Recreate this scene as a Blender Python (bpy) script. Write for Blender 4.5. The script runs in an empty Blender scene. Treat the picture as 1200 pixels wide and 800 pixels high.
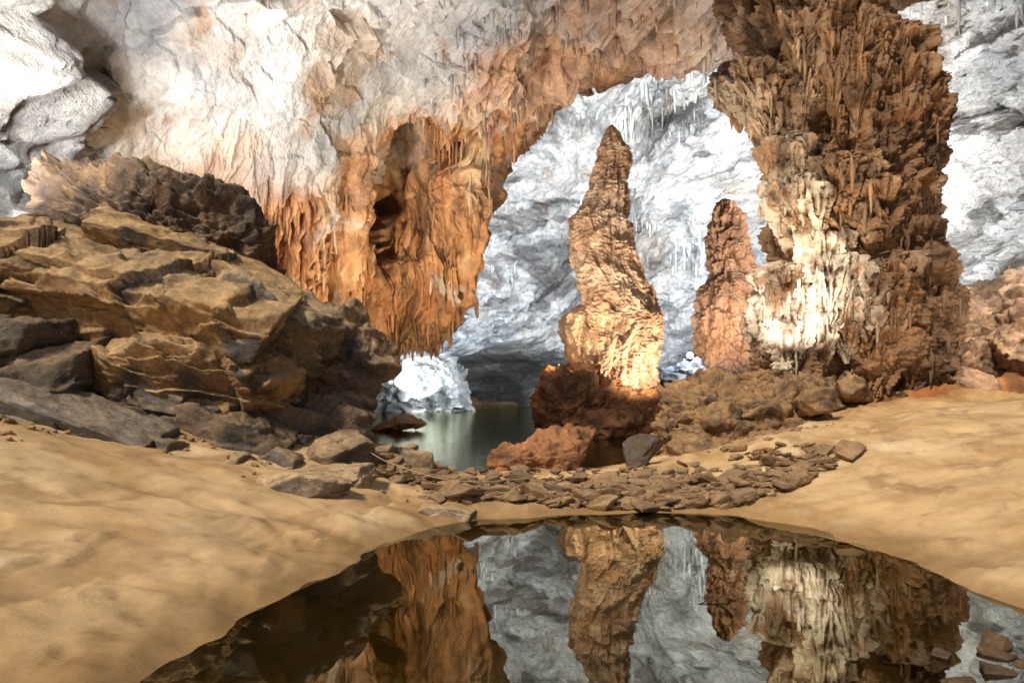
import bpy, math, random
import numpy as np
from mathutils import Vector, Euler
random.seed(7)
RS = np.random.RandomState(11)

# ------------------------------------------------------------------ noise
PERM = np.concatenate([RS.permutation(256)]*2)
G = RS.normal(size=(256,3)); G /= np.linalg.norm(G,axis=1)[:,None]
def pn(x,y,z):
    xi=np.floor(x).astype(np.int64); yi=np.floor(y).astype(np.int64); zi=np.floor(z).astype(np.int64)
    xf=x-xi; yf=y-yi; zf=z-zi
    u=xf*xf*xf*(xf*(xf*6-15)+10); v=yf*yf*yf*(yf*(yf*6-15)+10); w=zf*zf*zf*(zf*(zf*6-15)+10)
    def g(dx,dy,dz):
        h=PERM[(PERM[(PERM[(xi+dx)&255]+yi+dy)&255]+zi+dz)&255]
        gg=G[h]
        return gg[...,0]*(xf-dx)+gg[...,1]*(yf-dy)+gg[...,2]*(zf-dz)
    def L(a,b,t): return a+(b-a)*t
    return 1.6*L(L(L(g(0,0,0),g(1,0,0),u),L(g(0,1,0),g(1,1,0),u),v),
             L(L(g(0,0,1),g(1,0,1),u),L(g(0,1,1),g(1,1,1),u),v),w)
def _oct(P,f,o,gain,off,sc,fn):
    a=1.;s=0.;x,y,z=P[...,0]*sc[0]*f+off,P[...,1]*sc[1]*f+off*1.7,P[...,2]*sc[2]*f-off
    for i in range(o):
        s=s+a*fn(pn(x,y,z)); a*=gain; x=x*2.03+5.1;y=y*2.03+1.3;z=z*2.03+9.2
    return s
def fbm(P,f,o=4,gain=.5,off=0.,sc=(1,1,1)): return _oct(P,f,o,gain,off,sc,lambda n:n)
def ridged(P,f,o=4,gain=.5,off=0.,sc=(1,1,1)): return _oct(P,f,o,gain,off,sc,lambda n:1-2*np.abs(n))
def billow(P,f,o=3,gain=.5,off=0.,sc=(1,1,1)): return _oct(P,f,o,gain,off,sc,lambda n:2*np.sqrt(np.abs(n)+.003)-.9)
def facet(P,f,off=0.,sc=(1,1,1),jit=.42):
    """fractured blocks: every cell of a jittered lattice gets its own tilted plane"""
    x,y,z=P[...,0]*sc[0]*f+off,P[...,1]*sc[1]*f+off*1.3,P[...,2]*sc[2]*f-off
    xi=np.floor(x).astype(np.int64); yi=np.floor(y).astype(np.int64); zi=np.floor(z).astype(np.int64)
    best=np.full(x.shape,1e9); res=np.zeros(x.shape); val=np.zeros(x.shape)
    for dx in (-1,0,1):
        for dy in (-1,0,1):
            for dz in (-1,0,1):
                h=PERM[(PERM[(PERM[(xi+dx)&255]+yi+dy)&255]+zi+dz)&255]
                g=G[h]; a=x-(xi+dx+.5+jit*g[...,0]); b=y-(yi+dy+.5+jit*g[...,1]); c=z-(zi+dz+.5+jit*g[...,2])
                d=a*a+b*b+c*c; m=d<best
                q=G[(h*7+3)&255]
                best=np.where(m,d,best); res=np.where(m,a*q[...,0]+b*q[...,1]+c*q[...,2],res); val=np.where(m,h/255.-.5,val)
    return res,val
def ss(a,b,x):
    t=np.clip((x-a)/(b-a),0,1); return t*t*(3-2*t)
def mixc(a,b,t):
    return a*(1-t[...,None])+np.asarray(b)*t[...,None]
def C(*c): return np.array(c,dtype=float)

# ------------------------------------------------------------------ mesh helpers
def make_mesh(name,V,F,col,mat,smooth=True):
    V=np.ascontiguousarray(V,dtype=np.float32); F=np.ascontiguousarray(F,dtype=np.int32)
    me=bpy.data.meshes.new(name)
    n=F.shape[1]
    me.vertices.add(len(V)); me.vertices.foreach_set("co",V.ravel())
    me.loops.add(F.size); me.loops.foreach_set("vertex_index",F.ravel())
    me.polygons.add(len(F)); me.polygons.foreach_set("loop_start",np.arange(0,F.size,n,dtype=np.int32))
    me.polygons.foreach_set("loop_total",np.full(len(F),n,dtype=np.int32))
    me.update(calc_edges=True)
    me.polygons.foreach_set("use_smooth",np.full(len(F),smooth,dtype=bool))
    if col is not None:
        at=me.attributes.new("Col",'FLOAT_COLOR','POINT')
        c=np.ones((len(V),4),dtype=np.float32); c[:,:3]=np.clip(col,0,1)
        at.data.foreach_set("color",c.ravel())
    me.materials.append(mat)
    ob=bpy.data.objects.new(name,me); bpy.context.scene.collection.objects.link(ob)
    return ob
def grid_faces(nu,nv,flip=False,wrap=False):
    iu=np.arange(nu if wrap else nu-1); jv=np.arange(nv-1)
    I,J=np.meshgrid(iu,jv,indexing='ij'); I2=(I+1)%nu
    a=I*nv+J;b=I2*nv+J;c=I2*nv+J+1;d=I*nv+J+1
    F=np.stack([a,b,c,d],-1).reshape(-1,4)
    return F[:,::-1] if flip else F
def gnormal(P,sign=1.):
    du=np.gradient(P,axis=0); dv=np.gradient(P,axis=1)
    n=np.cross(du,dv); n/=np.linalg.norm(n,axis=-1)[...,None]+1e-9
    return n*sign
def catmull(Pc,nu,nv):
    def interp(A,n):
        m=A.shape[0]; t=np.linspace(0,m-1,n); i=np.clip(t.astype(int),0,m-2); f=(t-i)
        E=np.concatenate([[2*A[0]-A[1]],A,[2*A[-1]-A[-2]]])
        f=f.reshape((-1,)+(1,)*(A.ndim-1))
        p0,p1,p2,p3=E[i],E[i+1],E[i+2],E[i+3]
        return .5*((2*p1)+(-p0+p2)*f+(2*p0-5*p1+4*p2-p3)*f*f+(-p0+3*p1-3*p2+p3)*f**3)
    B=interp(Pc,nv); B=np.swapaxes(B,0,1); B=interp(B,nu); return B   # (nu,nv,3)

# ------------------------------------------------------------------ materials
def stone_mat(name,bump=.5,scale=3.,rough=.8,streak=0.,spec=.3,dist=.05,var=.35,fine=.7,cell=.35):
    m=bpy.data.materials.new(name); m.use_nodes=True; nt=m.node_tree; N=nt.nodes; L=nt.links
    b=N["Principled BSDF"]; b.inputs["Roughness"].default_value=rough
    b.inputs["Specular IOR Level"].default_value=spec
    at=N.new("ShaderNodeAttribute"); at.attribute_name="Col"
    tc=N.new("ShaderNodeTexCoord"); mp=N.new("ShaderNodeMapping")
    L.new(tc.outputs["Object"],mp.inputs["Vector"])
    mp.inputs["Scale"].default_value=(1,1,1-streak)
    n1=N.new("ShaderNodeTexNoise"); n1.inputs["Scale"].default_value=scale; n1.inputs["Detail"].default_value=10; n1.inputs["Roughness"].default_value=.65
    L.new(mp.outputs[0],n1.inputs["Vector"])
    n2=N.new("ShaderNodeTexNoise"); n2.inputs["Scale"].default_value=scale*5; n2.inputs["Detail"].default_value=8; n2.inputs["Roughness"].default_value=.7
    L.new(tc.outputs["Object"],n2.inputs["Vector"])
    mr=N.new("ShaderNodeMapRange"); mr.inputs["From Min"].default_value=.3; mr.inputs["From Max"].default_value=.7
    mr.inputs["To Min"].default_value=1-var; mr.inputs["To Max"].default_value=1+var
    L.new(n1.outputs["Fac"],mr.inputs["Value"])
    mr2=N.new("ShaderNodeMapRange"); mr2.inputs["From Min"].default_value=.3; mr2.inputs["From Max"].default_value=.7
    mr2.inputs["To Min"].default_value=1-var*fine; mr2.inputs["To Max"].default_value=1+var*fine
    L.new(n2.outputs["Fac"],mr2.inputs["Value"])
    mu=N.new("ShaderNodeMath"); mu.operation='MULTIPLY'; L.new(mr.outputs[0],mu.inputs[0]); L.new(mr2.outputs[0],mu.inputs[1])
    vm=N.new("ShaderNodeVectorMath"); vm.operation='SCALE'; L.new(at.outputs["Color"],vm.inputs[0]); L.new(mu.outputs[0],vm.inputs["Scale"])
    L.new(vm.outputs[0],b.inputs["Base Color"])
    # damp patches: roughness varies with the broad noise
    rr=N.new("ShaderNodeMapRange"); rr.inputs["From Min"].default_value=.35; rr.inputs["From Max"].default_value=.65
    rr.inputs["To Min"].default_value=max(.3,rough-.28); rr.inputs["To Max"].default_value=min(1,rough+.1)
    L.new(n1.outputs["Fac"],rr.inputs["Value"]); L.new(rr.outputs[0],b.inputs["Roughness"])
    vo=N.new("ShaderNodeTexVoronoi"); vo.inputs["Scale"].default_value=scale*2.2; vo.feature='F1'
    mixv=N.new("ShaderNodeVectorMath"); mixv.operation='ADD'
    ns=N.new("ShaderNodeVectorMath"); ns.operation='SCALE'; ns.inputs["Scale"].default_value=.25
    L.new(n1.outputs["Color"],ns.inputs[0]); L.new(mp.outputs[0],mixv.inputs[0]); L.new(ns.outputs[0],mixv.inputs[1]); L.new(mixv.outputs[0],vo.inputs["Vector"])
    a1=N.new("ShaderNodeMath"); a1.operation='MULTIPLY_ADD'; a1.inputs[1].default_value=.45*fine/.7
    L.new(n2.outputs["Fac"],a1.inputs[0]); L.new(n1.outputs["Fac"],a1.inputs[2])
    a2=N.new("ShaderNodeMath"); a2.operation='MULTIPLY_ADD'; a2.inputs[1].default_value=cell
    L.new(vo.outputs["Distance"],a2.inputs[0]); L.new(a1.outputs[0],a2.inputs[2])
    bp=N.new("ShaderNodeBump"); bp.inputs["Strength"].default_value=bump; bp.inputs["Distance"].default_value=dist
    L.new(a2.outputs[0],bp.inputs["Height"]); L.new(bp.outputs[0],b.inputs["Normal"])
    return m
M_dome=stone_mat("pale_limestone",bump=1.,scale=.8,dist=.8,var=.35)
M_wall=stone_mat("cave_wall_limestone",bump=.9,scale=1.6,dist=.14,streak=.2,var=.28,rough=.7,spec=.4)
M_flow=stone_mat("flowstone",bump=.9,scale=3.0,dist=.1,streak=.6,rough=.6,var=.32,spec=.45)
M_rock=stone_mat("brown_rock",bump=.9,scale=2.5,dist=.07,var=.5,rough=.72,spec=.4)
M_dark=stone_mat("small_stone",bump=.6,scale=5,dist=.03,var=.35,rough=.65)
M_ground=stone_mat("cave_sand",bump=.5,scale=1.7,dist=.05,var=.18,rough=.9,spec=.2,fine=.4,cell=.08)

def water_mat(name,ior,tint,gcol,rough,nscale,bump):
    m=bpy.data.materials.new(name); m.use_nodes=True; nt=m.node_tree; N=nt.nodes; L=nt.links
    for n in list(N): N.remove(n)
    out=N.new("ShaderNodeOutputMaterial"); mix=N.new("ShaderNodeMixShader")
    tr=N.new("ShaderNodeBsdfTransparent"); tr.inputs[0].default_value=(*tint,1)
    gl=N.new("ShaderNodeBsdfGlossy"); gl.inputs["Roughness"].default_value=rough; gl.inputs["Color"].default_value=(*gcol,1)
    fr=N.new("ShaderNodeFresnel"); fr.inputs["IOR"].default_value=ior
    tc=N.new("ShaderNodeTexCoord"); n=N.new("ShaderNodeTexNoise"); n.inputs["Scale"].default_value=nscale; n.inputs["Detail"].default_value=3
    bp=N.new("ShaderNodeBump"); bp.inputs["Strength"].default_value=bump; bp.inputs["Distance"].default_value=.02
    L.new(tc.outputs["Object"],n.inputs["Vector"]); L.new(n.outputs["Fac"],bp.inputs["Height"])
    L.new(bp.outputs[0],gl.inputs["Normal"]); L.new(fr.outputs[0],mix.inputs[0])
    L.new(tr.outputs[0],mix.inputs[1]); L.new(gl.outputs[0],mix.inputs[2]); L.new(mix.outputs[0],out.inputs[0])
    return m
M_pool=water_mat("pool_water",2.05,(.95,.88,.5),(.98,.98,.86),.008,1.3,.06)
M_lake=water_mat("lake_water",1.75,(.4,.40,.18),(.84,.82,.60),.04,5,.45)

# ------------------------------------------------------------------ palettes (linear)
SAND=C(.55,.38,.20); SAND2=C(.43,.275,.125); WET=C(.25,.15,.06); BED=C(.48,.28,.06)
WHITE=C(.68,.66,.62); GREY=C(.36,.35,.33); DGREY=C(.15,.145,.14); OCHRE=C(.42,.25,.09); ORANGE=C(.50,.22,.075)
RUST=C(.33,.13,.045); BROWN=C(.22,.12,.05); DBROWN=C(.08,.045,.022); CREAM=C(.62,.48,.30)

# ------------------------------------------------------------------ ground
def sdpoly(x,y,poly):
    p=np.array(poly); d=np.full(x.shape,1e9); inside=np.zeros(x.shape,bool)
    for i in range(len(p)):
        a=p[i]; b=p[(i+1)%len(p)]; e=b-a
        wx=x-a[0]; wy=y-a[1]; t=np.clip((wx*e[0]+wy*e[1])/(e@e),0,1)
        d=np.minimum(d,(wx-e[0]*t)**2+(wy-e[1]*t)**2)
        c=((a[1]>y)!=(b[1]>y)); 
        xi=(b[0]-a[0])*(y-a[1])/(b[1]-a[1]+1e-12)+a[0]
        inside^=(c&(x<xi))
    d=np.sqrt(d); return np.where(inside,-d,d)
POOL=[(-1.13,7.5),(-.71,8.15),(.43,8.65),(1.98,8.8),(2.9,8.7),(3.5,7.8),(3.68,6.4),(3.8,5),(4,3.2),(3.6,1.8),(2,1),(-.5,1.1),(-1.8,2.2),(-2.15,3.2),(-2.09,3.7),(-1.82,5),(-1.56,6.24)]
LAKE=[(-2.4,13.5),(-1,12.8),(0,13),(1.4,13.3),(3,14.6),(5,18.5),(6.6,24),(9,30),(13,40),(16,62),(-16,62),(-15,50),(-11,38),(-7.5,28),(-4.9,19.7),(-3.3,16)]
def height(x,y):
    P=np.stack([x,y,np.zeros_like(x)],-1)
    wob=.16*fbm(P,1.1,4,off=3)
    sp=sdpoly(x,y,POOL)+wob; sl=sdpoly(x,y,LAKE)+wob*2
    sd=np.minimum(sp,sl)
    up=1.7*(1-np.exp(-.32*np.maximum(sd,0)/1.7))
    up*=1-.68*np.exp(-((x-.8)/3.0)**4-((y-10.9)/2.6)**4)
    dn=np.where(sp<sl,np.maximum(.24*sp,-.6),np.maximum(.35*sl,-2.2))
    z=np.where(sd>0,up,dn)
    z+=.10*np.exp(-((x-8.4)/2.6)**2-((y-13.0)/1.8)**2)
    z+=.38*np.exp(-((x+5.9)/1.2)**2-((y-7.2)/1.0)**2)
    z+=.36*np.maximum(x-11.5,0)*ss(11,17,y)+.08*np.maximum(x-9,0)*(1-ss(11,17,y))
    z+=.45*np.maximum(-8-x,0)
    rocky=np.maximum(ss(13.5,16,y+.5*fbm(P,.5,2))*ss(2,4.5,x), ss(8.5,11,y)*ss(-2.8,-4,x))
    rocky=np.maximum(rocky,ss(12,14,x)*ss(10,13,y))*ss(-.3,.4,sd)
    z+=rocky*(.34*ridged(P,.45,5,off=8)-.02)
    sandm=(1-rocky)*ss(-.2,.3,sd)
    z+=sandm*(.06*fbm(P,.7,4,.42,off=2)+.035*ridged(P,.6,3,.4,off=5,sc=(1,2.4,1)))
    q=sd*4.5+1.3*fbm(P,.6,3,off=12); fq=q-np.floor(q)
    z+=sandm*.03*(fq-ss(.75,1,fq))*np.exp(-sd*.3)*ss(-.3,.3,fbm(P,.5,2,off=55))
    # eroded crust edges and scours, fine rill marks running down to the pool
    z+=sandm*(.007*fbm(P,5,3,off=1)-.04*ss(.25,.36,fbm(P,1.5,4,off=41))*ss(-.1,.3,fbm(P,.4,2,off=43)))
    z+=sandm*.006*np.abs(fbm(np.stack([x*.3+y*.25,y*2.2-x*2.4,x*0],-1),2.2,3,off=17))
    return z,sp,sl,rocky
nx,ny=900,900
s=np.linspace(-1,1,nx); t=np.linspace(0,1,ny)
gx=1+32*np.sinh(2.6*s)/np.sinh(2.6); gy=-7+72*(.25*t+.75*t**2.5)
X,Y=np.meshgrid(gx,gy,indexing='ij')
Z,SP,SL,RK=height(X,Y)
P=np.stack([X,Y,Z],-1)
P0=np.stack([X,Y,X*0],-1)
col=mixc(np.broadcast_to(SAND,P.shape),SAND2,ss(-.4,.7,fbm(P0,.8,5,.6,off=4)))
col=mixc(col,C(.66,.51,.32),.7*ss(.1,.8,fbm(P0,.45,4,off=14)))
col=mixc(col,C(.31,.19,.09),.7*ss(.22,.7,fbm(P0,1.6,5,.65,off=24)))
col=mixc(col,C(.33,.21,.10),.6*ss(.25,.36,fbm(P0,1.5,4,off=41))*ss(-.1,.3,fbm(P0,.4,2,off=43)))
rc=mixc(np.broadcast_to(RUST,P.shape),OCHRE,ss(-.5,.6,fbm(P,.7,5,off=9)))
rc=mixc(rc,DBROWN,.8*ss(.0,.7,fbm(P,1.3,4,off=29)))
col=col*(1-RK[...,None])+rc*RK[...,None]
zn=Z+.06*fbm(P0,1.5,3)
col=mixc(col,WET,.8*(1-ss(.02,.22,zn)))
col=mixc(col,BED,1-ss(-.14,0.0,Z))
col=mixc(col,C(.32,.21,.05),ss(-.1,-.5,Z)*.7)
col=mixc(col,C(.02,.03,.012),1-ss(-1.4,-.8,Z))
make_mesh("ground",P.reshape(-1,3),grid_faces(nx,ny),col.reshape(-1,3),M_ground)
def gh(x,y):
    z,_,_,_=height(np.array([float(x)]),np.array([float(y)])); return float(z[0])

# ------------------------------------------------------------------ water
def water(name,poly,grow,z,mat):
    p=np.array(poly); c=p.mean(0); q=[]
    for v in p:
        d=v-c; q.append(v+d/np.linalg.norm(d)*grow)
    me=bpy.data.meshes.new(name); me.from_pydata([(a[0],a[1],z) for a in q],[],[list(range(len(q)))]); me.update()
    if me.polygons[0].normal.z<0: me.flip_normals()
    me.materials.append(mat)
    ob=bpy.data.objects.new(name,me); bpy.context.scene.collection.objects.link(ob); return ob
water("pool_water",POOL,.5,0.0,M_pool)
water("lake_water",LAKE,1.2,0.004,M_lake)

# ------------------------------------------------------------------ back chamber dome
nu,nv=1150,660
th=np.linspace(math.radians(-45),math.radians(205),nu); sv=np.linspace(-.06,1,nv)
TH,SV=np.meshgrid(th,sv,indexing='ij')
r=np.maximum(np.cos(np.clip(SV,0,1)*math.pi/2),0)**.6
X=6.5+19.5*r*np.cos(TH); Y=22+35*r*np.sin(TH); Z=33*np.sin(SV*math.pi/2)
P=np.stack([X,Y,Z],-1); Nn=gnormal(P); 
cen=np.array([6.5,22,10.]); sg=np.sign(np.sum((cen-P)*Nn,-1)); sg=np.median(sg); Nn=Nn*sg
W=P+1.2*np.stack([fbm(P,.12,2,off=1),fbm(P,.12,2,off=2),fbm(P,.12,2,off=3)],-1)+.3*np.stack([fbm(P,.8,3,off=1),fbm(P,.8,3,off=2),fbm(P,.8,3,off=3)],-1)
Q=np.stack([W[...,0]*.8+W[...,2]*.55,W[...,1]*.8,W[...,2]*.8-W[...,0]*.45],-1)
fade=ss(1,.86,SV)
D=3.4*fbm(W,.085,3,off=20)+1.3*ridged(Q,.16,6,.58,off=33,sc=(.4,.4,1.9))
lq=(P[...,2]*.8-P[...,0]*.35)/6.5+.9*fbm(W,.08,3,off=66); lf=lq-np.floor(lq); D+=1.9*(lf**1.3)*(1-ss(.85,1,lf))
fa,fv=facet(Q,.22,off=3,sc=(.45,.6,1.5)); D+=1.9*fa+1.6*fv
fa2,fv2=facet(Q,.7,off=8,sc=(.45,.6,1.6)); D+=.65*fa2+.5*fv2
rightm=ss(.55,.2,TH/math.pi*2)  # the wall on the right is hung with drapery
D+=(.45+.5*rightm)*billow(W,.6,3,.55,off=5,sc=(1,1,.2))*np.maximum(ss(-.2,.6,fbm(P,.09,2,off=7)),rightm)
alc=np.exp(-((X+1.0)/6.0)**2)*(1-ss(2.0,5.5,Z+.8*fbm(P,.3,2)))*ss(0.3,.6,np.sin(TH))
P=P+Nn*((D*.75)*fade-12*alc)[...,None]
cn=fbm(W,.16,5,off=40); ck=fbm(Q,.4,5,.65,off=44,sc=(.5,.5,1.5))
col=mixc(np.broadcast_to(C(.80,.79,.77),P.shape),C(.38,.39,.40),.8*ss(.0,.7,ck))
col=mixc(col,C(.58,.46,.33),.5*ss(.15,.9,fbm(W,.13,4,off=50)))
col=mixc(col,C(.13,.125,.12),.85*ss(.28,.8,cn+.5*fv2+.3*fv))
st=fbm(P,.5,4,off=61,sc=(1,1,.18))
col=mixc(col,C(.44,.25,.12),.7*ss(.4,.9,st)*ss(.15,.5,SV+.12*fbm(P,.15,2)))
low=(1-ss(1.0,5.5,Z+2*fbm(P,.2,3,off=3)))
col=mixc(col,C(.10,.09,.07),low*(.35+.6*np.exp(-((X+.5)/6.5)**2)))  # low wall and alcove darkened: shade painted into the colour
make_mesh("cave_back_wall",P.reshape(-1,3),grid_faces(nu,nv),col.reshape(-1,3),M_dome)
domeP=P; domeC=col

# ------------------------------------------------------------------ near wall + arch (control cage in metres)
R0=[(-17,0,0),(-14.5,10,.5),(-12,16,.3),(-10.7,19,0),(-9.1,22,0),(-6.9,24,1.3),(-4.9,26,2.6),(-3.6,27,3.4),(-4.4,33,4.6)]
R1=[(-17,0,4),(-14.2,10,5.2),(-11.25,15,5.8),(-10.1,18,6.2),(-8,20,5.7),(-6.05,22,5.6),(-4.3,24.5,5.7),(-2.1,26,5.8),(-3,33,6.6)]
R2=[(-16.5,0,7.5),(-13.6,9.5,7.4),(-10.5,14,7.1),(-9.1,16.5,7.9),(-7.2,18.5,7.7),(-5.5,20.5,8.1),(-4.1,25,9.6),(-1.2,25,9.1),(-1.4,33,11.2)]
R3=[(-16,0,10),(-12.8,8.8,9.2),(-9.75,13,8.6),(-8.1,15,9),(-6.2,17,9.4),(-4,19,10.3),(-1.7,21.5,10.6),(.6,24,11.4),(1.4,33,15)]
R4=[(-15,2,12.5),(-11.5,8.5,11),(-8.25,11.5,10),(-6.8,13.4,10.4),(-4.9,15,10.9),(-2.5,17,11.7),(0,20,12.4),(3.45,23,12.5),(5.4,32,17)]
R5=[(-13,5,15),(-9.6,8,13),(-6.5,10.2,12.1),(-5,11.6,12.3),(-3,12.8,12.6),(-.5,14.5,13.1),(3.1,18,13.2),(7.1,22,12.4),(8.5,31,16.8)]
R6=[(-9,7,17),(-6,8.8,15),(-4,10,14.4),(-2.5,11,14.3),(0,12.2,14.5),(3,13.5,14.6),(7.5,17,14.6),(11.8,22,13.6),(13,30,17.5)]
R7=[(-4,9,19),(0,10,17.5),(2,11,17),(4,11.5,16.8),(6,12,16.7),(8,13,16.6),(13,16,17),(18,20,17),(20,28,19)]
cage=np.array([R0,R1,R2,R3,R4,R5,R6,R7],dtype=float)   # (v,u,3)
nu,nv=1200,780
P=catmull(cage,nu,nv); Uc=np.linspace(0,8,nu)[:,None]*np.ones((1,nv)); Vc=np.linspace(0,7,nv)[None,:]*np.ones((nu,1))
Nn=gnormal(P); sg=np.sign(np.median(np.sum((np.array([0,6,3.])-P)*Nn,-1))); Nn*=sg
Pw=P+.35*np.stack([fbm(P,.4,2,off=1),fbm(P,.4,2,off=2),fbm(P,.4,2,off=3)],-1)+.07*np.stack([fbm(P,2.5,3,off=1),fbm(P,2.5,3,off=2),fbm(P,2.5,3,off=3)],-1)
nb=.5*fbm(P,.25,3,off=12)
curt=ss(2.8,4.0,Uc+nb)*(1-ss(1.5,2.4,Vc-.45*np.maximum(Uc-5,0)+1.6*nb))
edge=ss(5.6,6.4,Uc+nb)*(1-ss(7.05,7.3,Uc))
fl=np.maximum(curt,edge*.8)
hc=(P[...,0]*1.0+P[...,1]*.8)
Cc=np.stack([hc+.35*fbm(P,.5,2,off=4)+.1*fbm(P,1.6,2,off=4),P[...,0]*.2-P[...,1]*.2,P[...,2]*.13],-1)
flute=.8*billow(Cc,.45,1,.5,off=1)+.5*billow(Cc,1.1,1,.55,off=2)*(.6+.8*ss(-.5,.5,fbm(P,.5,2,off=3)))+.16*billow(Cc,2.9,3,.55,off=3)
tq=P[...,2]/2.4+1.7*fbm(Cc,.8,3,off=6); tf=tq-np.floor(tq); flute+=.30*(tf**1.5)*(1-ss(.88,1,tf))
plate=.5*fbm(P,.16,3,off=31)+.10*ridged(Pw,.35,4,.5,off=32,sc=(1,1,1.3))
fa,fv=facet(Pw,.38,off=2,sc=(.8,.8,1.2)); plate+=.5*fa+.32*fv
fa2,fv2=facet(Pw,1.2,off=5,sc=(.8,.8,1.2)); plate+=.12*fa2+.07*fv2
plate+=.02*fbm(Pw,3,3,off=71)
plate+=.16*billow(Cc,1.4,2,.5,off=9)*ss(.1,.6,fbm(P,.3,2,off=77))
D=(plate*(1-.75*fl)+flute*fl)*ss(0,1.2,Uc)
cxn=.14*fbm(P,.8,3)
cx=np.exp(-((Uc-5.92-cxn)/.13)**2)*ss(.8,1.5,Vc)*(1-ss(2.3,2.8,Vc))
D-=2.1*cx
P=P+Nn*D[...,None]
a=fbm(Pw,.22,5,.55,off=80); b=fbm(Pw,.6,4,.6,off=81)
base=mixc(np.broadcast_to(C(.45,.44,.43),P.shape),C(.78,.77,.75),.95*ss(-.1,.6,a+.35*fv+.6*ss(3.4,1.2,Uc)*ss(1.6,3.0,Vc)))
base=mixc(base,C(.27,.29,.33),.75*ss(.1,.8,-a+.3*b-.3*fv-.5*ss(2.4,1.4,Uc)))
base=mixc(base,C(.44,.28,.14),.55*ss(.2,.8,fbm(Pw,.3,4,off=90)))
base=mixc(base,C(.36,.2,.09),.6*ss(.35,.8,fbm(P,.9,3,off=191,sc=(1,1,.3))))
st=fbm(P,1.2,3,off=92,sc=(1,1,.2))
oc=mixc(np.broadcast_to(C(.54,.29,.135),P.shape),C(.36,.15,.06),ss(-.2,.7,st))
oc=mixc(oc,CREAM,.65*ss(.15,.8,fbm(P,1.0,3,off=95,sc=(1,1,.15))))
oc=mixc(oc,C(.12,.06,.03),.6*ss(.15,.7,fbm(P,1.8,3,off=98,sc=(1,1,.15))))
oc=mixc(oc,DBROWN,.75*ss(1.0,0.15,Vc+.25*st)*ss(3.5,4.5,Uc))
om=np.clip(np.maximum(curt*1.2, ss(5.5,6.5,Uc+1.2*nb+.5*a)*.85),0,1)
om=np.maximum(om,.8*ss(2.0,1.2,Vc+nb))
om*=1-.75*ss(4.2,5.6,Vc+.8*nb+.3*b)
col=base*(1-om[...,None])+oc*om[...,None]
col=mixc(col,WHITE,.5*ss(.4,.9,b)*om)
col=mixc(col,C(.03,.02,.012),.6*np.clip(cx*1.3,0,1))  # crevice blackened: its shade painted over the carved recess
make_mesh("cave_wall",P.reshape(-1,3),grid_faces(nu,nv),col.reshape(-1,3),M_wall)
wallP=P; wallC=col; wallX=cx; wallF=curt

# ------------------------------------------------------------------ lofted formations
def loft(prof,nth,nz,seed,tierh=1.,tier=.12,flut=.12,rough=.06,ffreq=2.2,scal=.0,rib=0.,ribh=.3):
    pr=np.array(sorted(prof),dtype=float)       # z,cx,cy,rx,ry
    z=np.linspace(pr[0,0],pr[-1,0],nz)
    cols=[np.interp(z,pr[:,0],pr[:,k]) for k in range(1,5)]
    w=max(3,int(nz*.02)|1); ker=np.hanning(w+2); ker/=ker.sum()
    cols=[np.convolve(np.pad(c,(len(ker)//2,len(ker)//2),'edge'),ker,'same')[len(ker)//2:len(ker)//2+nz] for c in cols]
    t=np.linspace(0,2*math.pi,nth,endpoint=False)
    T,ZZ=np.meshgrid(t,z,indexing='ij')
    cx,cy,rx,ry=[c[None,:] for c in cols]
    ct,st_=np.cos(T),np.sin(T)
    U=np.stack([ct*1.6,st_*1.6,ZZ*.35],-1)
    A=np.stack([ct*rx,st_*ry,ZZ],-1)
    ph=ZZ/tierh+1.1*fbm(U,.8,3,off=seed)
    f=ph-np.floor(ph); tr=(f**1.4)*(1-ss(.86,1.0,f))
    amp=tier*(1+.6*fbm(U,1.,2,off=seed+4))
    B=np.stack([ct*rx*ffreq,st_*ry*ffreq,ZZ*.16+.3*f],-1)
    fln=billow(B,.8,3,.55,off=seed+9)
    d=amp*tr*2+flut*fln*(.5+.9*(1-f))+rough*fbm(A,1.6,5,.6,off=seed+17)+rough*fbm(A,.6,2,off=seed+27)
    if scal: d+=scal*ridged(A,3.0,3,.6,off=seed+40,sc=(1,1,1.2))
    if rib:
        q=ZZ/ribh+2.4*fbm(A,1.1,4,off=seed+50); fq=q-np.floor(q); d+=rib*(fq**1.3)*(1-ss(.8,1,fq))*(1+1.2*fbm(A,1.5,2,off=seed+60))
    k=np.minimum(1,np.minimum(rx,ry)/.35)
    V=np.stack([cx+ct*(rx+d*k),cy+st_*(ry+d*k),ZZ],-1)
    return V,grid_faces(nth,nz,wrap=True),f,fln,T
class Acc:
    def __init__(s): s.V=[];s.F=[];s.C=[];s.n=0
    def add(s,V,F,Cc):
        V=V.reshape(-1,3); s.V.append(V); s.F.append(F+s.n); s.C.append(Cc.reshape(-1,3)); s.n+=len(V)
    def build(s,name,mat,smooth=True): return make_mesh(name,np.concatenate(s.V),np.concatenate(s.F),np.concatenate(s.C),mat,smooth)

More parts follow.
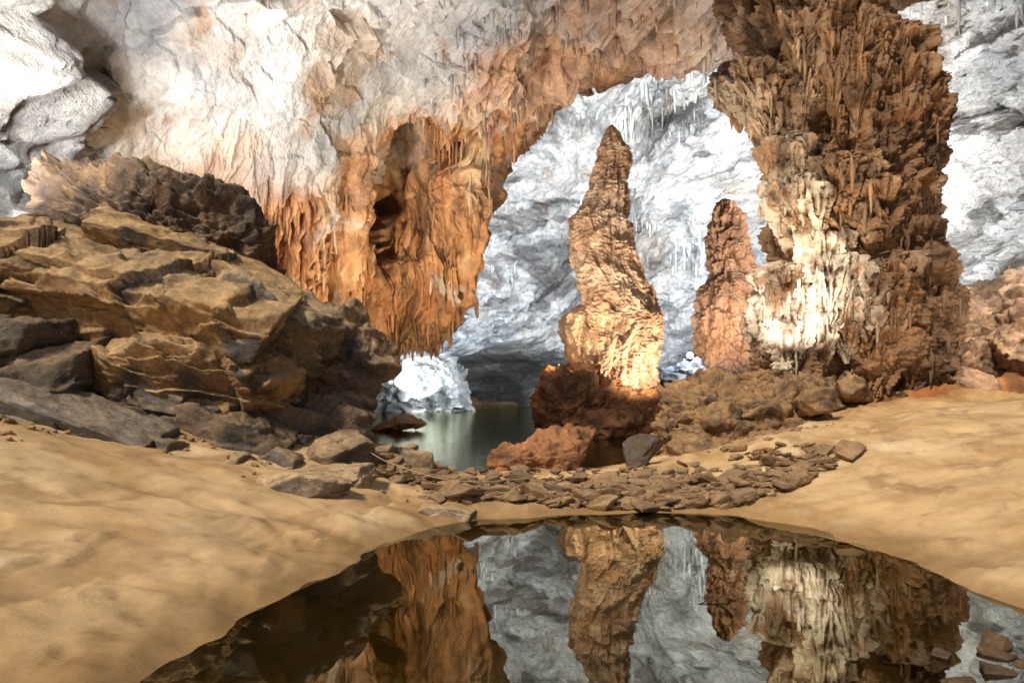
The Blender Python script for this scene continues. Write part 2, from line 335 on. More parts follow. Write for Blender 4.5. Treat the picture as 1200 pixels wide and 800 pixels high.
def spikes(acc,pts,lens,rads,cols,seg=7,rings=7,pw=.8,top=0.):
    """hanging drip-stone; top>0 gives a rib that swells out of the wall instead of a blunt start"""
    t=np.linspace(0,2*math.pi,seg,endpoint=False); cols=np.broadcast_to(cols,(len(pts),3))
    for p,l,r,c in zip(pts,lens,rads,cols):
        h=np.linspace(0,1,rings); rr=r*(1-h)**pw*(1+.25*RS.uniform(-1,1,rings)); rr[-1]=.004
        if top: rr*=np.clip(.15+h/top,0,1); 
        dx=np.cumsum(RS.uniform(-.02,.02,rings))*l; 
        V=np.stack([p[0]+dx[None]+np.cos(t)[:,None]*rr[None],p[1]+np.sin(t)[:,None]*rr[None],p[2]+r*.6-h[None]*(l+r*.6)+0*t[:,None]],-1)
        Cc=np.broadcast_to(c*RS.uniform(.75,1.2),V.shape)
        acc.add(V,grid_faces(seg,rings,wrap=True,flip=True),Cc)

# central stalagmite
def stal_col(V,f,seed,c1,c2,c3):
    c=mixc(np.broadcast_to(c1,V.shape),c2,ss(-.4,.6,fbm(V,.9,4,off=seed)))
    c=mixc(c,c3,.6*ss(.2,.9,fbm(V,1.8,4,off=seed+3)))
    return mixc(c,c2*.45,.6*ss(.15,.8,fbm(V,1.2,4,.6,off=seed+7,sc=(1,1,.5))))
prof=[(1.6,3.75,24,1.2,1.1),(2.05,3.7,24,1.12,1.0),(3.2,3.8,24,1.28,1.15),(4.1,3.9,24,1.25,1.1),(5.0,3.68,24,1.05,.95),(6.0,3.25,24,.95,.88),(6.8,3.1,24,.98,.85),
 (7.4,3.1,24,.90,.78),(7.9,3.25,24,.68,.6),(8.4,3.42,24,.54,.50),(8.8,3.45,24,.52,.48),(9.3,3.5,24,.48,.44),(9.9,3.58,24,.38,.36),(10.3,3.52,24,.24,.24),(10.65,3.5,24,.15,.15),(10.85,3.5,24,.02,.02)]
acc=Acc()
S1,S2,S3=C(.54,.37,.24),C(.40,.235,.13),C(.66,.53,.38)
V,F,f,fl_,_=loft(prof,440,700,3,tierh=1.5,tier=.09,flut=.09,rough=.11,scal=.04,rib=.065,ribh=.22,ffreq=3.)
acc.add(V,F,stal_col(V,f,2,S1,S2,S3))
V,F,f,fl_,_=loft([(2.0,2.6,24.1,.1,.1),(2.6,2.5,24.1,.42,.4),(3.6,2.35,24.1,.55,.5),(4.2,2.5,24.1,.6,.5),(4.6,2.9,24.1,.4,.3),(4.75,3,24.1,.05,.05)],200,200,8,tierh=1.2,tier=.06,flut=.08,rough=.08,scal=.03,rib=.05)
acc.add(V,F,stal_col(V,f,5,S1,S2,S3))
acc.build("stalagmite",M_flow)

# second stalagmite behind
prof=[(1,11.7,36,2.0,2),(3.4,11.7,36,1.75,1.6),(5.2,11.55,36,1.62,1.3),(6.8,11.6,36,1.4,1.1),(7.6,11.65,36,1.0,1.0),(8.6,11.45,36,.85,.8),(9.6,11.35,36,.72,.7),(10.4,11.2,36,.5,.5),(11.0,11.25,36,.42,.4),(11.4,11.2,36,.25,.25),(11.6,11.2,36,.02,.02)]
acc=Acc()
V,F,f,fl_,_=loft(prof,300,400,13,tierh=1.3,tier=.16,flut=.2,rough=.2,scal=.05,rib=.05)
acc.add(V,F,stal_col(V,f,22,C(.36,.18,.085),C(.26,.125,.06),C(.44,.29,.17)))
acc.build("stalagmite",M_flow)

# ------------------------------------------------------------------ big column
acc=Acc(); sp=Acc()
def ccol(V,f,seed,white=0.):
    c=mixc(np.broadcast_to(C(.27,.145,.068),V.shape),C(.12,.06,.028),ss(-.4,.6,fbm(V,.7,4,off=seed,sc=(1,1,.5))))
    c=mixc(c,C(.44,.29,.17),.75*ss(.15,.9,fbm(V,2.0,4,off=seed+3,sc=(1,1,.25))))
    c=mixc(c,DBROWN,.7*ss(.05,.7,fbm(V,1.1,3,off=seed+6)))
    c=mixc(c,DBROWN,.55*ss(8.8,10.4,V[...,0])*ss(7.5,4.5,V[...,2]))  # lower right flank kept dark: shade painted in as a darker colour
    if white: c=mixc(c,C(.68,.58,.44),white*ss(-.5,.4,fbm(V,1.1,3,off=seed+9)))
    return c
prof=[(.1,9.6,18,1.9,1.6),(1.3,9.4,18,1.4,1.3),(2.4,9.2,18,1.6,1.4),(3.5,9.25,18,1.75,1.5),(4.4,8.95,18,1.8,1.5),(5.3,8.85,18,1.7,1.5),(6.2,8.75,18,1.6,1.4),(7.3,8.75,18,1.65,1.4),
 (8.7,8.8,18,1.7,1.4),(9.6,8.6,18,1.65,1.4),(10.3,8.3,18,1.6,1.4),(10.9,8.0,18,1.6,1.4),(11.8,7.5,18,1.45,1.4),(14,7.2,18,1.7,1.6),(16.5,7,18,2.6,2.2)]
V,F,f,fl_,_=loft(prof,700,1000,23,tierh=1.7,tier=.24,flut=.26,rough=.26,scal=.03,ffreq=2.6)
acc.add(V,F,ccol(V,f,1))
def lobe(cx,cy,zt,zb,r,rb,seed,white=0.,lean=0.,tierh=1.0,n=240):
    h=zt-zb
    pf=[(zb,cx+lean,cy,.04,.04),(zb+.12*h,cx+lean,cy,rb*.45,rb*.45),(zb+.35*h,cx+lean*.7,cy,rb,rb),(zb+.62*h,cx+lean*.3,cy,(r+rb)/2,(r+rb)/2),(zb+.84*h,cx,cy,r,r),(zb+.93*h,cx,cy,r*.85,r*.85),(zt,cx,cy,.1,.1)]
    V,F,f,fl_,_=loft(pf,n,n,seed,tierh=tierh,tier=.14,flut=.19,rough=.17,ffreq=4.2,scal=.03)
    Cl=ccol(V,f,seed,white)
    acc.add(V,F,Cl)
    k=int(16*r)+5
    ii=RS.randint(n//2,n,k); jj=RS.randint(int(n*.3),int(n*.86),k)
    spikes(sp,V[ii,jj],RS.uniform(.25,.9,k)*RS.uniform(.4,1,k),RS.uniform(.03,.10,k),Cl[ii,jj],seg=8,rings=9,pw=.6,top=.4)
lobe(5.9,17.3,9.85,7.0,.55,.25,31,.3,.8,.8)
lobe(5.5,17.4,9.65,8.1,.45,.2,32,.4,.3,.7)
lobe(6.5,17.2,9.3,6.6,.45,.3,33,.15,.4)
lobe(6.9,17.0,7.9,5.0,.45,.32,34,.3,.3)
lobe(7.0,16.9,6.9,4.4,.5,.35,35,.6,.2)
lobe(6.85,17.1,4.8,1.4,.66,.75,36,.9,.0,1.6)
lobe(7.5,16.6,5.8,2.0,.45,.42,37,1.,.1)
lobe(7.2,16.7,6.6,4.6,.4,.3,59,.9,.1)
lobe(8.0,16.5,4.9,2.2,.4,.3,55,.7,.1)
lobe(8.5,16.5,4.4,2.3,.6,.4,38,.5,.0)
lobe(9.1,16.4,4.9,2.6,.5,.3,39,.1,.0)
lobe(7.9,16.7,7.3,5.2,.85,.5,40,.05)
lobe(8.8,16.6,6.7,4.6,.75,.4,41)
lobe(9.6,16.8,5.8,3.8,.7,.4,42)
lobe(10.4,17.2,4.4,1.9,.75,.5,43)
lobe(10.5,17.4,3.0,.5,.5,.5,44)
lobe(9.7,16.8,3.9,1.2,.6,.45,56)
lobe(8.8,16.9,2.9,.6,.6,.5,58)
lobe(7.2,16.9,11.2,7.8,.45,.25,45,.1)
lobe(7.8,16.6,11.6,8.2,.42,.25,46)
lobe(8.35,16.5,10.9,7.6,.4,.25,57)
lobe(8.9,16.6,10.5,8.2,.45,.25,47)
lobe(9.4,16.7,10.4,6.9,.55,.35,48)
lobe(10.1,17.1,9.4,6.4,.6,.35,49)
lobe(10.35,17.4,8.0,5.2,.45,.3,50)
lobe(6.6,17.0,13.5,10.4,.5,.3,51)
lobe(7.6,16.7,14,11.0,.5,.3,52)
lobe(9.5,17.2,10.6,9.4,.65,.4,53)
lobe(8.5,16.9,13.6,11.0,.5,.3,54)
acc.V+=sp.V; acc.F+=[q+acc.n for q in sp.F]; acc.C+=sp.C
acc.build("limestone_column",M_flow)

# ------------------------------------------------------------------ rocks
import bmesh
_ico={}
def ico(sub):
    if sub not in _ico:
        bm=bmesh.new(); bmesh.ops.create_icosphere(bm,subdivisions=sub,radius=1)
        V=np.array([v.co[:] for v in bm.verts]); F=np.array([[v.index for v in f.verts] for f in bm.faces]); bm.free(); _ico[sub]=(V,F)
    return _ico[sub]
def tri_normals(V,F):
    n=np.cross(V[F[:,1]]-V[F[:,0]],V[F[:,2]]-V[F[:,0]]); N_=np.zeros_like(V)
    for k in range(3): np.add.at(N_,F[:,k],n)
    return N_/(np.linalg.norm(N_,axis=1)[:,None]+1e-9)
def rock(acc,c,half,rot=(0,0,0),seed=0,sub=5,npl=16,rough=.08,c1=OCHRE,c2=BROWN,c3=DBROWN,dust=0.,dustc=SAND,strata=.0,freq=1.2,cc=.5,fac=1.,box=0.):
    rs=np.random.RandomState(seed+100); D,F=ico(sub)
    n=rs.normal(size=(npl,3)); n/=np.linalg.norm(n,axis=1)[:,None]; o=rs.uniform(.58,.92,npl)
    if box:   # slab: six slightly skewed principal faces plus a few chipped corners
        B=np.array([[1,0,0],[-1,0,0],[0,1,0],[0,-1,0],[0,0,1],[0,0,-1]],float)+rs.uniform(-.22,.22,(6,3))
        B/=np.linalg.norm(B,axis=1)[:,None]; n=np.concatenate([B,n]); o=np.concatenate([box*rs.uniform(.9,1.1,6),np.maximum(o,.74)+.12])
    rr=np.full(len(D),1.3)
    for i in range(len(n)):
        dn=D@n[i]; rr=np.minimum(rr,np.where(dn>.05,o[i]/np.maximum(dn,.05),9))
    h=np.array(half); V=D*rr[:,None]*h
    m=min(half); off=seed*3.7
    Nn=D/h; Nn/=np.linalg.norm(Nn,axis=1)[:,None]
    d=rough*m*(.35*ridged(V,freq*1.2,4,.55,off=off)-.3+.45*fbm(V,freq*.6,3,off=off+3))
    if sub>=4 and fac:
        W=V+.025/freq*np.stack([fbm(V,freq*3,3,off=off),fbm(V,freq*3,3,off=off+9),fbm(V,freq*3,3,off=off+5)],-1)
        mm=min(1,m)
        a1,v1=facet(W,freq*.7,off=off,sc=(.7,.7,1.3)); d=d+fac*mm*(.22*a1/(freq*.7)+.20*v1)
        if sub>=6:
            a2,v2=facet(W,freq*2.1,off=off+4,sc=(.7,.7,1.5)); d=d+fac*mm*(.26*a2/(freq*2.1)+.08*v2)
        d=d+.012*fbm(V,6,3,off=off)
    if strata:
        q=V[:,2]/strata+.3*fbm(V,freq*.8,4,off=off+8); fq=q-np.floor(q)
        d=d+strata*.26*(fq**1.5)*ss(1.0,.96,fq)*(1-np.abs(Nn[:,2])**3)*ss(-.5,.2,fbm(V,freq*.7,2,off=off+31))
    V=V+Nn*d[:,None]
    R=np.array(Euler([math.radians(a_) for a_ in rot]).to_matrix()); V=V@R.T+np.array(c)
    N2=tri_normals(V,F)
    col=mixc(np.broadcast_to(c1,V.shape),c2,ss(-.4,.5,fbm(V,freq*.8,4,off=off)))
    col=mixc(col,c3,cc*ss(-.1,.7,fbm(V,freq*1.1,5,.6,off=off+13)))
    if dust:
        col=mixc(col,dustc,dust*ss(.35,.8,N2[:,2]+.35*fbm(V,freq*2,4,off=off+21)))
    acc.add(V,F,col)

TAN=C(.31,.185,.08)
o=Acc()
kw=dict(c1=TAN,c2=C(.19,.115,.055),c3=C(.07,.058,.048),dust=.7,dustc=C(.46,.305,.145),cc=1.)
dw=dict(c1=C(.14,.095,.058),c2=C(.085,.066,.05),c3=C(.033,.028,.025),dust=.35,dustc=C(.32,.21,.10),cc=.9)  # dark set, mostly lower slabs: their shade put into the rock colour
rock(o,(-6.8,13.2,1.2),(4.0,2.6,2.5),(0,12,0),1,6,18,.14,**dw)
rock(o,(-5.9,12.0,4.15),(2.3,1.3,1.0),(0,20,8),2,7,14,.3,freq=2.0,strata=.35,c1=C(.10,.058,.032),c2=C(.05,.032,.022),c3=C(.24,.15,.075),cc=.55,dust=.25)
rock(o,(-5.2,10.6,2.8),(2.2,1.5,1.1),(20,17,-8),3,7,9,.2,strata=.55,freq=.9,box=.8,**kw)
rock(o,(-4.8,10.2,1.75),(1.7,1.1,.8),(10,10,5),23,7,9,.2,strata=.4,freq=1.1,box=.8,**kw)
rock(o,(-7.5,10.3,3.2),(1.7,1.4,.9),(14,6,10),4,7,9,.2,strata=.45,freq=1.0,box=.8,**kw)
rock(o,(-7.3,10.0,2.0),(1.5,1.2,.7),(0,-5,0),24,6,9,.2,strata=.4,box=.8,**dw)
rock(o,(-3.75,10.7,2.15),(.85,.9,1.2),(6,26,12),6,6,9,.2,strata=.4,box=.8,c1=C(.22,.145,.08),c2=C(.13,.11,.085),c3=C(.07,.06,.05),dust=.5)
rock(o,(-3.2,12.2,1.9),(.9,1.0,1.45),(0,12,20),7,6,11,.2,strata=.4,box=.85,c1=C(.24,.15,.078),c2=C(.14,.10,.075),c3=C(.06,.05,.04),dust=.4)
rock(o,(-3.4,10.5,.8),(1.2,.8,.8),(8,15,10),8,6,9,.2,strata=.35,box=.8,**dw)
rock(o,(-4.3,9.9,.9),(1.3,.7,.6),(0,8,-8),9,6,9,.2,box=.8,strata=.3,**dw)
rock(o,(-6.9,9.5,1.55),(1.3,.9,.55),(8,-8,0),10,6,9,.2,strata=.3,box=.8,**dw)
rock(o,(-5.6,8.9,1.2),(1.5,.6,.30),(14,20,-8),11,6,7,.2,box=.8,strata=.2,c1=C(.13,.125,.12),c2=C(.09,.085,.08),c3=C(.05,.045,.04),dust=.25)
rock(o,(-4.5,11.0,3.4),(1.5,.9,.35),(12,26,-10),13,6,8,.2,box=.8,**kw)
rock(o,(-5.7,10.9,3.85),(1.3,.9,.4),(12,16,10),25,6,8,.2,box=.8,**kw)
rock(o,(-6.5,8.6,.95),(.8,.5,.3),(0,10,15),14,5,9,.16,box=.8,**kw)
for i,(x,y,z_,a_,b_,c_) in enumerate([(-4.7,8.8,.75,.5,.35,.3),(-3.9,9.1,.55,.45,.3,.25),(-3.1,9.3,.55,.5,.35,.28),(-2.5,9.8,.6,.5,.4,.32),(-2.2,10.5,.5,.42,.4,.28),(-5.2,8.4,.8,.4,.3,.2),(-2.7,11.3,.6,.5,.5,.4),(-3.6,8.6,.5,.35,.3,.2),(-4.9,9.6,1.5,.5,.3,.3),(-6.2,9.4,1.9,.5,.4,.3)]):
    rock(o,(x,y,z_),(a_,b_,c_),(RS.uniform(-20,20),RS.uniform(-20,20),RS.uniform(0,90)),60+i,5,8,.15,freq=2.5,box=.8,c1=C(.20,.14,.085),c2=C(.12,.10,.08),c3=DBROWN,dust=.4)
o.build("rock_outcrop",M_rock)

def single(name,mat,*a_,**k_):
    q=Acc(); rock(q,*a_,**k_); return q.build(name,mat)
gk=dict(c1=C(.26,.18,.10),c2=C(.17,.13,.095),c3=C(.09,.07,.055),dust=.6,freq=2.2,box=.8)
single("flat_stone",M_dark,(-2.5,8.1,.38),(.58,.38,.22),(-8,4,14),71,6,7,.08,**gk)
single("flat_stone",M_dark,(-2.3,8.9,.42),(.6,.4,.2),(5,-4,-10),72,6,7,.08,**gk)
single("flat_stone",M_dark,(-.82,8.35,.08),(.45,.22,.10),(0,3,4),73,5,7,.08,**gk)
single("boulder",M_rock,(-1.45,10.4,.4),(.32,.3,.28),(0,0,14),74,5,10,.1,**gk)
single("boulder",M_rock,(-1.9,10.9,.45),(.36,.3,.32),(0,10,50),75,5,10,.1,**gk)
rk=dict(c1=C(.34,.155,.062),c2=C(.24,.105,.046),c3=C(.08,.045,.028),cc=.7)
single("boulder",M_rock,(.62,12.8,.22),(1.05,.75,.55),(0,4,10),81,6,14,.5,freq=2.4,**rk)
single("boulder",M_rock,(2.3,12.4,.40),(.42,.32,.28),(0,-22,20),82,5,8,.08,freq=2,c1=C(.12,.09,.06),c2=C(.08,.06,.05),c3=DBROWN)
q=Acc()
rock(q,(3.0,24.2,1.0),(2.3,1.9,1.4),(0,2,0),90,7,10,.35,strata=.35,freq=1.5,box=.85,**rk)
rock(q,(4.7,24.0,.6),(1.6,1.6,1.0),(0,6,0),91,6,12,.35,strata=.3,freq=1.6,box=.85,**rk)
rock(q,(1.8,23.8,1.1),(1.1,1.0,1.15),(0,0,0),92,6,12,.35,strata=.3,freq=1.7,box=.85,**rk)
rock(q,(3.4,22.7,.4),(2.0,.8,.7),(0,0,0),93,6,12,.4,freq=1.8,**rk)
q.build("rock_pedestal",M_rock)
single("boulder",M_rock,(5.9,23.5,.3),(.8,.6,.5),(0,0,30),94,5,12,.2,**rk)
single("boulder",M_rock,(-4.3,26,.25),(.9,.7,.4),(0,0,30),95,5,12,.2,**rk)
q=Acc()
bk=dict(c1=C(.26,.145,.065),c2=C(.17,.095,.043),c3=C(.06,.04,.027),cc=.9,dust=.35,dustc=C(.42,.28,.13),box=.85)
L_=[((5.6,15.6,.8),(1.5,1.2,.95)),((4.6,14.8,.5),(1.3,1.0,.6)),((6.6,16.4,.95),(1.6,1.2,1.0)),((5.3,17.6,.8),(1.5,1.3,1.0)),((8.2,16.4,.5),(1.7,1.0,.6)),((10.0,16.6,.45),(1.6,1.0,.6)),
    ((3.9,13.6,.22),(.9,.7,.4)),((5.2,13.9,.35),(.9,.6,.4)),((6.4,14.8,.55),(.8,.6,.5)),((7.4,20,.6),(2.2,2,1.1)),((6.3,17.0,1.6),(.8,.7,.5)),((11.4,18.2,1.0),(1.4,1.2,.9)),((4.0,15.8,.4),(.8,.8,.7)),((4.9,16.5,.8),(.9,.8,.8))]
for i,(c_,h_) in enumerate(L_): rock(q,c_,h_,(RS.uniform(-18,18),RS.uniform(-18,18),RS.uniform(0,90)),110+i,6,9,.4,freq=2.0,strata=.2,**bk)
for i in range(26):
    x=RS.uniform(3.6,7.6); y=RS.uniform(14.2,16.4); s_=RS.uniform(.15,.42)
    rock(q,(x,y,.55+.28*(x-3.6)*.8+RS.uniform(0,.35)),(s_*1.3,s_,s_*.8),(RS.uniform(-25,25),RS.uniform(-25,25),RS.uniform(0,180)),460+i,5,8,.2,freq=2.6,**bk)
q.build("rock_ledge",M_rock)
q=Acc()
for i in range(64):
    x=RS.uniform(11.2,21); y=RS.uniform(max(16,x*1.15),28); s_=RS.uniform(.5,1.4)
    rock(q,(x,y,gh(x,y)+.2*s_),(s_*1.2,s_,s_*.8),(RS.uniform(-25,25),RS.uniform(-25,25),RS.uniform(0,180)),140+i,5 if s_<1.0 else 6,10,.25,freq=1.5,strata=.25,box=.85,c1=C(.36,.215,.125),c2=C(.24,.135,.078),c3=C(.10,.065,.045),cc=.7,dust=.5,dustc=C(.45,.32,.2))
q.build("boulder_slope",M_rock)
dk=dict(c1=C(.20,.19,.17),c2=C(.11,.10,.085),c3=C(.05,.045,.04),cc=.6)
single("rock_mass",M_wall,(-6.8,49,1.2),(4.6,3,4.0),(0,30,0),201,7,12,.3,freq=.6,c1=C(.62,.60,.57),c2=C(.35,.34,.32),c3=C(.08,.075,.07),cc=.4)
single("rock_mass",M_wall,(7.5,46,1.0),(5.0,3,2.6),(0,8,0),202,6,14,.3,freq=.6,**dk)
single("rock_mass",M_wall,(15,39,1.0),(4,3,2.6),(0,-8,0),204,7,14,.3,freq=.6,c1=C(.3,.2,.12),c2=C(.2,.13,.08),c3=C(.08,.06,.05))
single("boulder",M_rock,(7.7,30.8,1.9),(1.5,1.0,1.1),(0,8,0),206,6,10,.25,freq=1.2,c1=C(.22,.17,.13),c2=C(.13,.10,.08),c3=DBROWN)

q=Acc()
for i in range(1500):
    u=RS.uniform(0,1); x=-2.3+7.2*u; yb=8.72+.15*math.sin(3*u)+ (.6 if x<-1 else 0)+max(0,x-3)*.5
    y=yb+abs(RS.normal(0,1.0))*.9
    if x<-1.1: y+=.3
    if x>3.2 and RS.uniform()<(x-3.2)*.55: continue
    s_=RS.uniform(.03,.09) if i>150 else RS.uniform(.10,.20)
    g=gh(x,y)
    if y>11.9: continue
    rock(q,(x,y,max(g,-.05)+s_*.22+RS.uniform(0,.05)),(s_*1.5,s_,s_*RS.uniform(.25,.5)),(RS.uniform(-24,24),RS.uniform(-24,24),RS.uniform(0,180)),300+i,3,4,.05,freq=3,box=.8,
         c1=C(.27,.165,.08)*RS.uniform(.4,1.2),c2=C(.15,.09,.05),c3=C(.06,.045,.035),dust=.25)
q.build("stone_causeway",M_dark,False)
q=Acc()
for i in range(190):
    k=RS.randint(4)
    if k==0: x,y=RS.normal(-5.5,.35),RS.normal(7.3,.35)
    elif k==1: x,y=RS.normal(-3.4,1.0),RS.normal(8.8,.25)
    elif k==2: x,y=RS.normal(4.6,1.0),RS.normal(13.2,.5)
    else: x,y=RS.normal(-1.5,.7),RS.normal(9.6,.5)
    s_=RS.uniform(.012,.055)
    rock(q,(x,y,gh(x,y)+s_*.2),(s_*1.2,s_,s_*.6),(RS.uniform(-30,30),RS.uniform(-30,30),RS.uniform(0,180)),2000+i,2,5,.06,freq=3,box=.8,c1=C(.36,.23,.11),c2=C(.24,.15,.075),c3=C(.12,.09,.06))
q.build("rubble",M_dark,False)
q=Acc()
for i in range(75):
    x=RS.uniform(2.3,4.0); y=RS.uniform(3.0,4.2)+.25*(x-2.4)
    s_=RS.uniform(.04,.12)
    rock(q,(x,y,-.06+RS.uniform(-.05,.05)),(s_*1.4,s_,s_*.6),(RS.uniform(-25,25),RS.uniform(-25,25),RS.uniform(0,180)),2400+i,4,5,.1,freq=6,box=.8,c1=C(.12,.075,.04),c2=C(.07,.048,.028),c3=DBROWN*.7)
q.build("shallow_stones",M_dark,False)

# ------------------------------------------------------------------ stalactites
q=Acc()
def pick(n,u0,u1,v0,v1,cond=None):
    iu=RS.randint(int(1200*u0/8),int(1200*u1/8),n); iv=RS.randint(int(780*v0/7),int(780*v1/7),n)
    if cond is not None:
        k=cond(iu,iv); iu,iv=iu[k],iv[k]
    return wallP[iu,iv],wallC[iu,iv]
p_,c_=pick(380,5.6,7.0,2.6,6.2); n=len(p_)
spikes(q,p_,RS.uniform(.1,.6,n),RS.uniform(.03,.09,n),c_,seg=8,rings=8,pw=.6,top=.2)
p_,c_=pick(480,3.3,7.05,.4,3.3,lambda a_,b_:(wallX[a_,b_]<.25)&((wallF[a_,b_]>.75)|(a_>1200*6.3/8))); n=len(p_)
spikes(q,p_,RS.uniform(.5,1.7,n)*RS.uniform(.4,1,n),RS.uniform(.03,.12,n),c_,seg=8,rings=11,pw=.5,top=.5)
p_,c_=pick(200,4.6,7.1,.02,.28); n=len(p_)
spikes(q,p_,RS.uniform(.1,.55,n),RS.uniform(.04,.13,n),c_,top=.2)
p_,c_=pick(200,1.0,5.4,2.4,5.8,lambda a_,b_:pn(wallP[a_,b_][:,0]*.5,wallP[a_,b_][:,1]*.5,wallP[a_,b_][:,2]*.5)>.22); n=len(p_)
spikes(q,p_,RS.uniform(.08,.5,n),RS.uniform(.02,.06,n),c_,pw=.6,top=.3)
iu=RS.randint(150,1000,6500); iv=RS.randint(170,590,6500); p_=domeP[iu,iv]; c_=domeC[iu,iv]
k=pn(p_[:,0]*.15,p_[:,1]*.15,p_[:,2]*.15)>.05; p_,c_=p_[k][:2300],c_[k][:2300]; n=len(p_)
spikes(q,p_,RS.uniform(.3,2.0,n)*RS.uniform(.4,1,n),RS.uniform(.05,.18,n),c_*.85,seg=6,rings=6,pw=.6,top=.3)
q.build("stalactites",M_flow)

# ------------------------------------------------------------------ rope, driftwood, lamps
def simple(name,col,rough=.6,emit=0):
    m=bpy.data.materials.new(name); m.use_nodes=True; b=m.node_tree.nodes["Principled BSDF"]
    n=m.node_tree.nodes.new("ShaderNodeTexNoise"); n.inputs["Scale"].default_value=40
    r_=m.node_tree.nodes.new("ShaderNodeValToRGB"); r_.color_ramp.elements[0].color=(*[c*.7 for c in col],1); r_.color_ramp.elements[1].color=(*col,1)
    m.node_tree.links.new(n.outputs["Fac"],r_.inputs[0]); m.node_tree.links.new(r_.outputs[0],b.inputs["Base Color"])
    b.inputs["Roughness"].default_value=rough
    if emit: b.inputs["Emission Color"].default_value=(*col,1); b.inputs["Emission Strength"].default_value=emit
    return m
def tube(name,pts,r,mat):
    cu=bpy.data.curves.new(name,'CURVE'); cu.dimensions='3D'; cu.bevel_depth=r; cu.bevel_resolution=3
    s_=cu.splines.new('NURBS'); s_.points.add(len(pts)-1)
    for i,p in enumerate(pts): s_.points[i].co=(*p,1)
    s_.use_endpoint_u=True; s_.order_u=3
    ob=bpy.data.objects.new(name,cu); cu.materials.append(mat); bpy.context.scene.collection.objects.link(ob); return ob
rp=[(-2.6,10.2,1.0),(-2.0,9.8,.62),(-1.4,9.5,.46),(-.9,9.3,.34),(-.2,9.5,.30),(.4,10.0,.30)]
tube("rope",rp,.007,simple("rope_fibre",(.42,.31,.18)))
tube("driftwood_stick",[(1.35,5.05,-.01),(1.45,5.1,.015),(1.55,5.13,.02),(1.66,5.2,.035)],.006,simple("wet_wood",(.08,.05,.03)))

M_case=simple("lamp_housing",(.05,.05,.055),.4)
def floodlight(loc,aim,colr,emit,k=1.):
    root=bpy.data.objects.new("floodlight",None); bpy.context.scene.collection.objects.link(root)
    root.location=loc; d=Vector(aim)-Vector(loc); root.rotation_euler=d.to_track_quat('-Z','Y').to_euler(); root.scale=(k,k,k)
    bm=bmesh.new(); bmesh.ops.create_cone(bm,segments=24,radius1=.17,radius2=.10,depth=.22,cap_ends=True)
    bmesh.ops.translate(bm,verts=bm.verts,vec=(0,0,.11)); bmesh.ops.bevel(bm,geom=[e for e in bm.edges],offset=.008,segments=1,affect='EDGES')
    me=bpy.data.meshes.new("housing"); bm.to_mesh(me); bm.free(); me.materials.append(M_case)
    a_=bpy.data.objects.new("housing",me); a_.parent=root; bpy.context.scene.collection.objects.link(a_)
    bm=bmesh.new(); bmesh.ops.create_uvsphere(bm,u_segments=20,v_segments=10,radius=.14)
    bmesh.ops.scale(bm,verts=bm.verts,vec=(1,1,.3))
    me=bpy.data.meshes.new("lens"); bm.to_mesh(me); bm.free(); me.materials.append(simple("lit_glass",colr,.2,emit))
    b_=bpy.data.objects.new("lens",me); b_.parent=root; bpy.context.scene.collection.objects.link(b_)
floodlight((7.8,29.9,3.05),(5,12,6.5),(.65,.8,1.),60,.9)
floodlight((1.65,23.2,2.35),(2.8,23.6,4.5),(1.,.6,.25),12,.8)

def spot(name,loc,aim,w,colr,ang=90,rad=.25,blend=.8):
    l=bpy.data.lights.new(name,'SPOT'); l.energy=w; l.color=colr; l.spot_size=math.radians(ang); l.spot_blend=blend; l.shadow_soft_size=rad
    ob=bpy.data.objects.new(name,l); ob.location=loc; ob.rotation_euler=(Vector(aim)-Vector(loc)).to_track_quat('-Z','Y').to_euler()
    bpy.context.scene.collection.objects.link(ob)
COLD=(.76,.88,1.); NEU=(1.,.97,.93); WARM=(1.,.78,.5)
spot("wall_spotlight",(10,37,3.2),(2,56,12),23000,COLD,140,.25)
spot("wall_spotlight",(5.5,33,2.0),(2,56,14),12000,COLD,120,.25)
spot("wall_spotlight",(13,25,3.5),(22,38,12),11000,(.92,.96,1.),140,.3)
spot("wall_spotlight",(4,36,14),(8,56,18),14000,(.95,.97,1.),140,.3)
spot("wall_spotlight",(15,31,10),(21,45,18),9000,NEU,140,.3)
spot("wall_spotlight",(12,20,7),(22,27,8),2200,NEU,130,.3)
spot("lake_spotlight",(-8,42,3),(-3,54,5),5500,COLD,140,.3)
spot("floodlight_glow",(7.8,29.3,3.6),(8.2,33,2.6),1300,(.45,.65,1.),160,.1)
spot("stalagmite_spotlight",(5.1,20.6,1.2),(3.7,24,3.8),1700,(1,.84,.62),75,.1)
spot("stalagmite_spotlight",(1.9,22.0,2.6),(3.6,24,5.4),220,WARM,90,.1)
spot("stalagmite_spotlight",(1.6,19.5,1.0),(3.3,24,8),1300,(1,.84,.62),50,.12)
spot("stalagmite_spotlight",(1.2,22.6,2.6),(1.9,23.8,1.9),45,(1,.6,.25),140,.08)
spot("column_spotlight",(5.9,14.9,2.4),(7.3,17,4.6),650,NEU,80,.06)
spot("column_spotlight",(4.2,12.8,1.5),(7.6,17,9.5),1900,WARM,55,.08)
spot("column_spotlight",(8.6,14.4,1.8),(8.9,17,4.5),110,WARM,100,.08)
spot("rear_spotlight",(9.0,31.5,3.4),(11.4,36,7),1100,(1,.76,.5),110,.15)
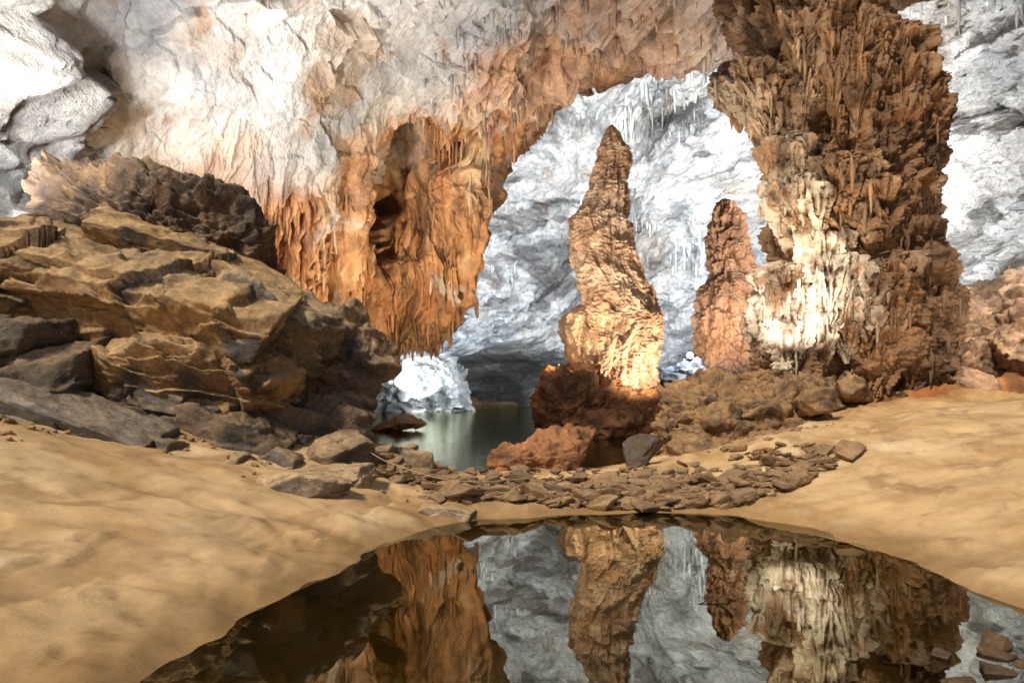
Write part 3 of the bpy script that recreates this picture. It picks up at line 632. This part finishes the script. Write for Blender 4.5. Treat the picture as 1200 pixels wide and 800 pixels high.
spot("curtain_spotlight",(-2.2,19.5,.7),(-4.6,24.5,7),2700,WARM,110,.1)
spot("curtain_spotlight",(-8.8,15.0,2.6),(-6,20,8),1200,(1,.72,.45),130,.12)
spot("ceiling_spotlight",(-9.0,10.5,4.6),(-9.0,15,9),2300,NEU,150,.2)
spot("ceiling_spotlight",(-6.5,8.0,5.4),(-9.3,13,8.8),1800,NEU,120,.25)
spot("ceiling_spotlight",(-6,14,4.8),(-2,18,11),1900,NEU,140,.2)
spot("ceiling_spotlight",(1,17,1.2),(3.5,20,13),2800,NEU,100,.25)
spot("slope_spotlight",(12,12.5,4.0),(16,24,4),900,(1,.9,.78),110,.3)

# ------------------------------------------------------------------ added fill: sun and sky through an assumed opening behind the camera
w=bpy.data.worlds.new("World"); bpy.context.scene.world=w; w.use_nodes=True
nt=w.node_tree; bg=nt.nodes["Background"]; sky=nt.nodes.new("ShaderNodeTexSky"); sky.sky_type='NISHITA'; sky.sun_disc=False
EL=math.radians(44); AZ=math.radians(216)
sky.sun_elevation=EL; sky.sun_rotation=AZ; nt.links.new(sky.outputs[0],bg.inputs[0]); bg.inputs[1].default_value=.09
sl=bpy.data.lights.new("fill_sun",'SUN'); sl.energy=4.0; sl.angle=math.radians(8); sl.color=(1,.88,.71)
so=bpy.data.objects.new("fill_sun",sl); bpy.context.scene.collection.objects.link(so)
dirv=Vector((math.sin(AZ)*math.cos(EL),math.cos(AZ)*math.cos(EL),math.sin(EL)))
so.rotation_euler=(-dirv).to_track_quat('-Z','Y').to_euler()

# ------------------------------------------------------------------ camera
cd=bpy.data.cameras.new("camera"); cam=bpy.data.objects.new("camera",cd); bpy.context.scene.collection.objects.link(cam)
cam.location=(0,0,1.6); cam.rotation_euler=(math.radians(90),0,0); cd.lens=24; cd.sensor_width=36; cd.shift_y=.0458
cd.clip_end=500; bpy.context.scene.camera=cam
sc=bpy.context.scene; sc.view_settings.view_transform='Standard'; sc.view_settings.look='None'; sc.view_settings.exposure=0
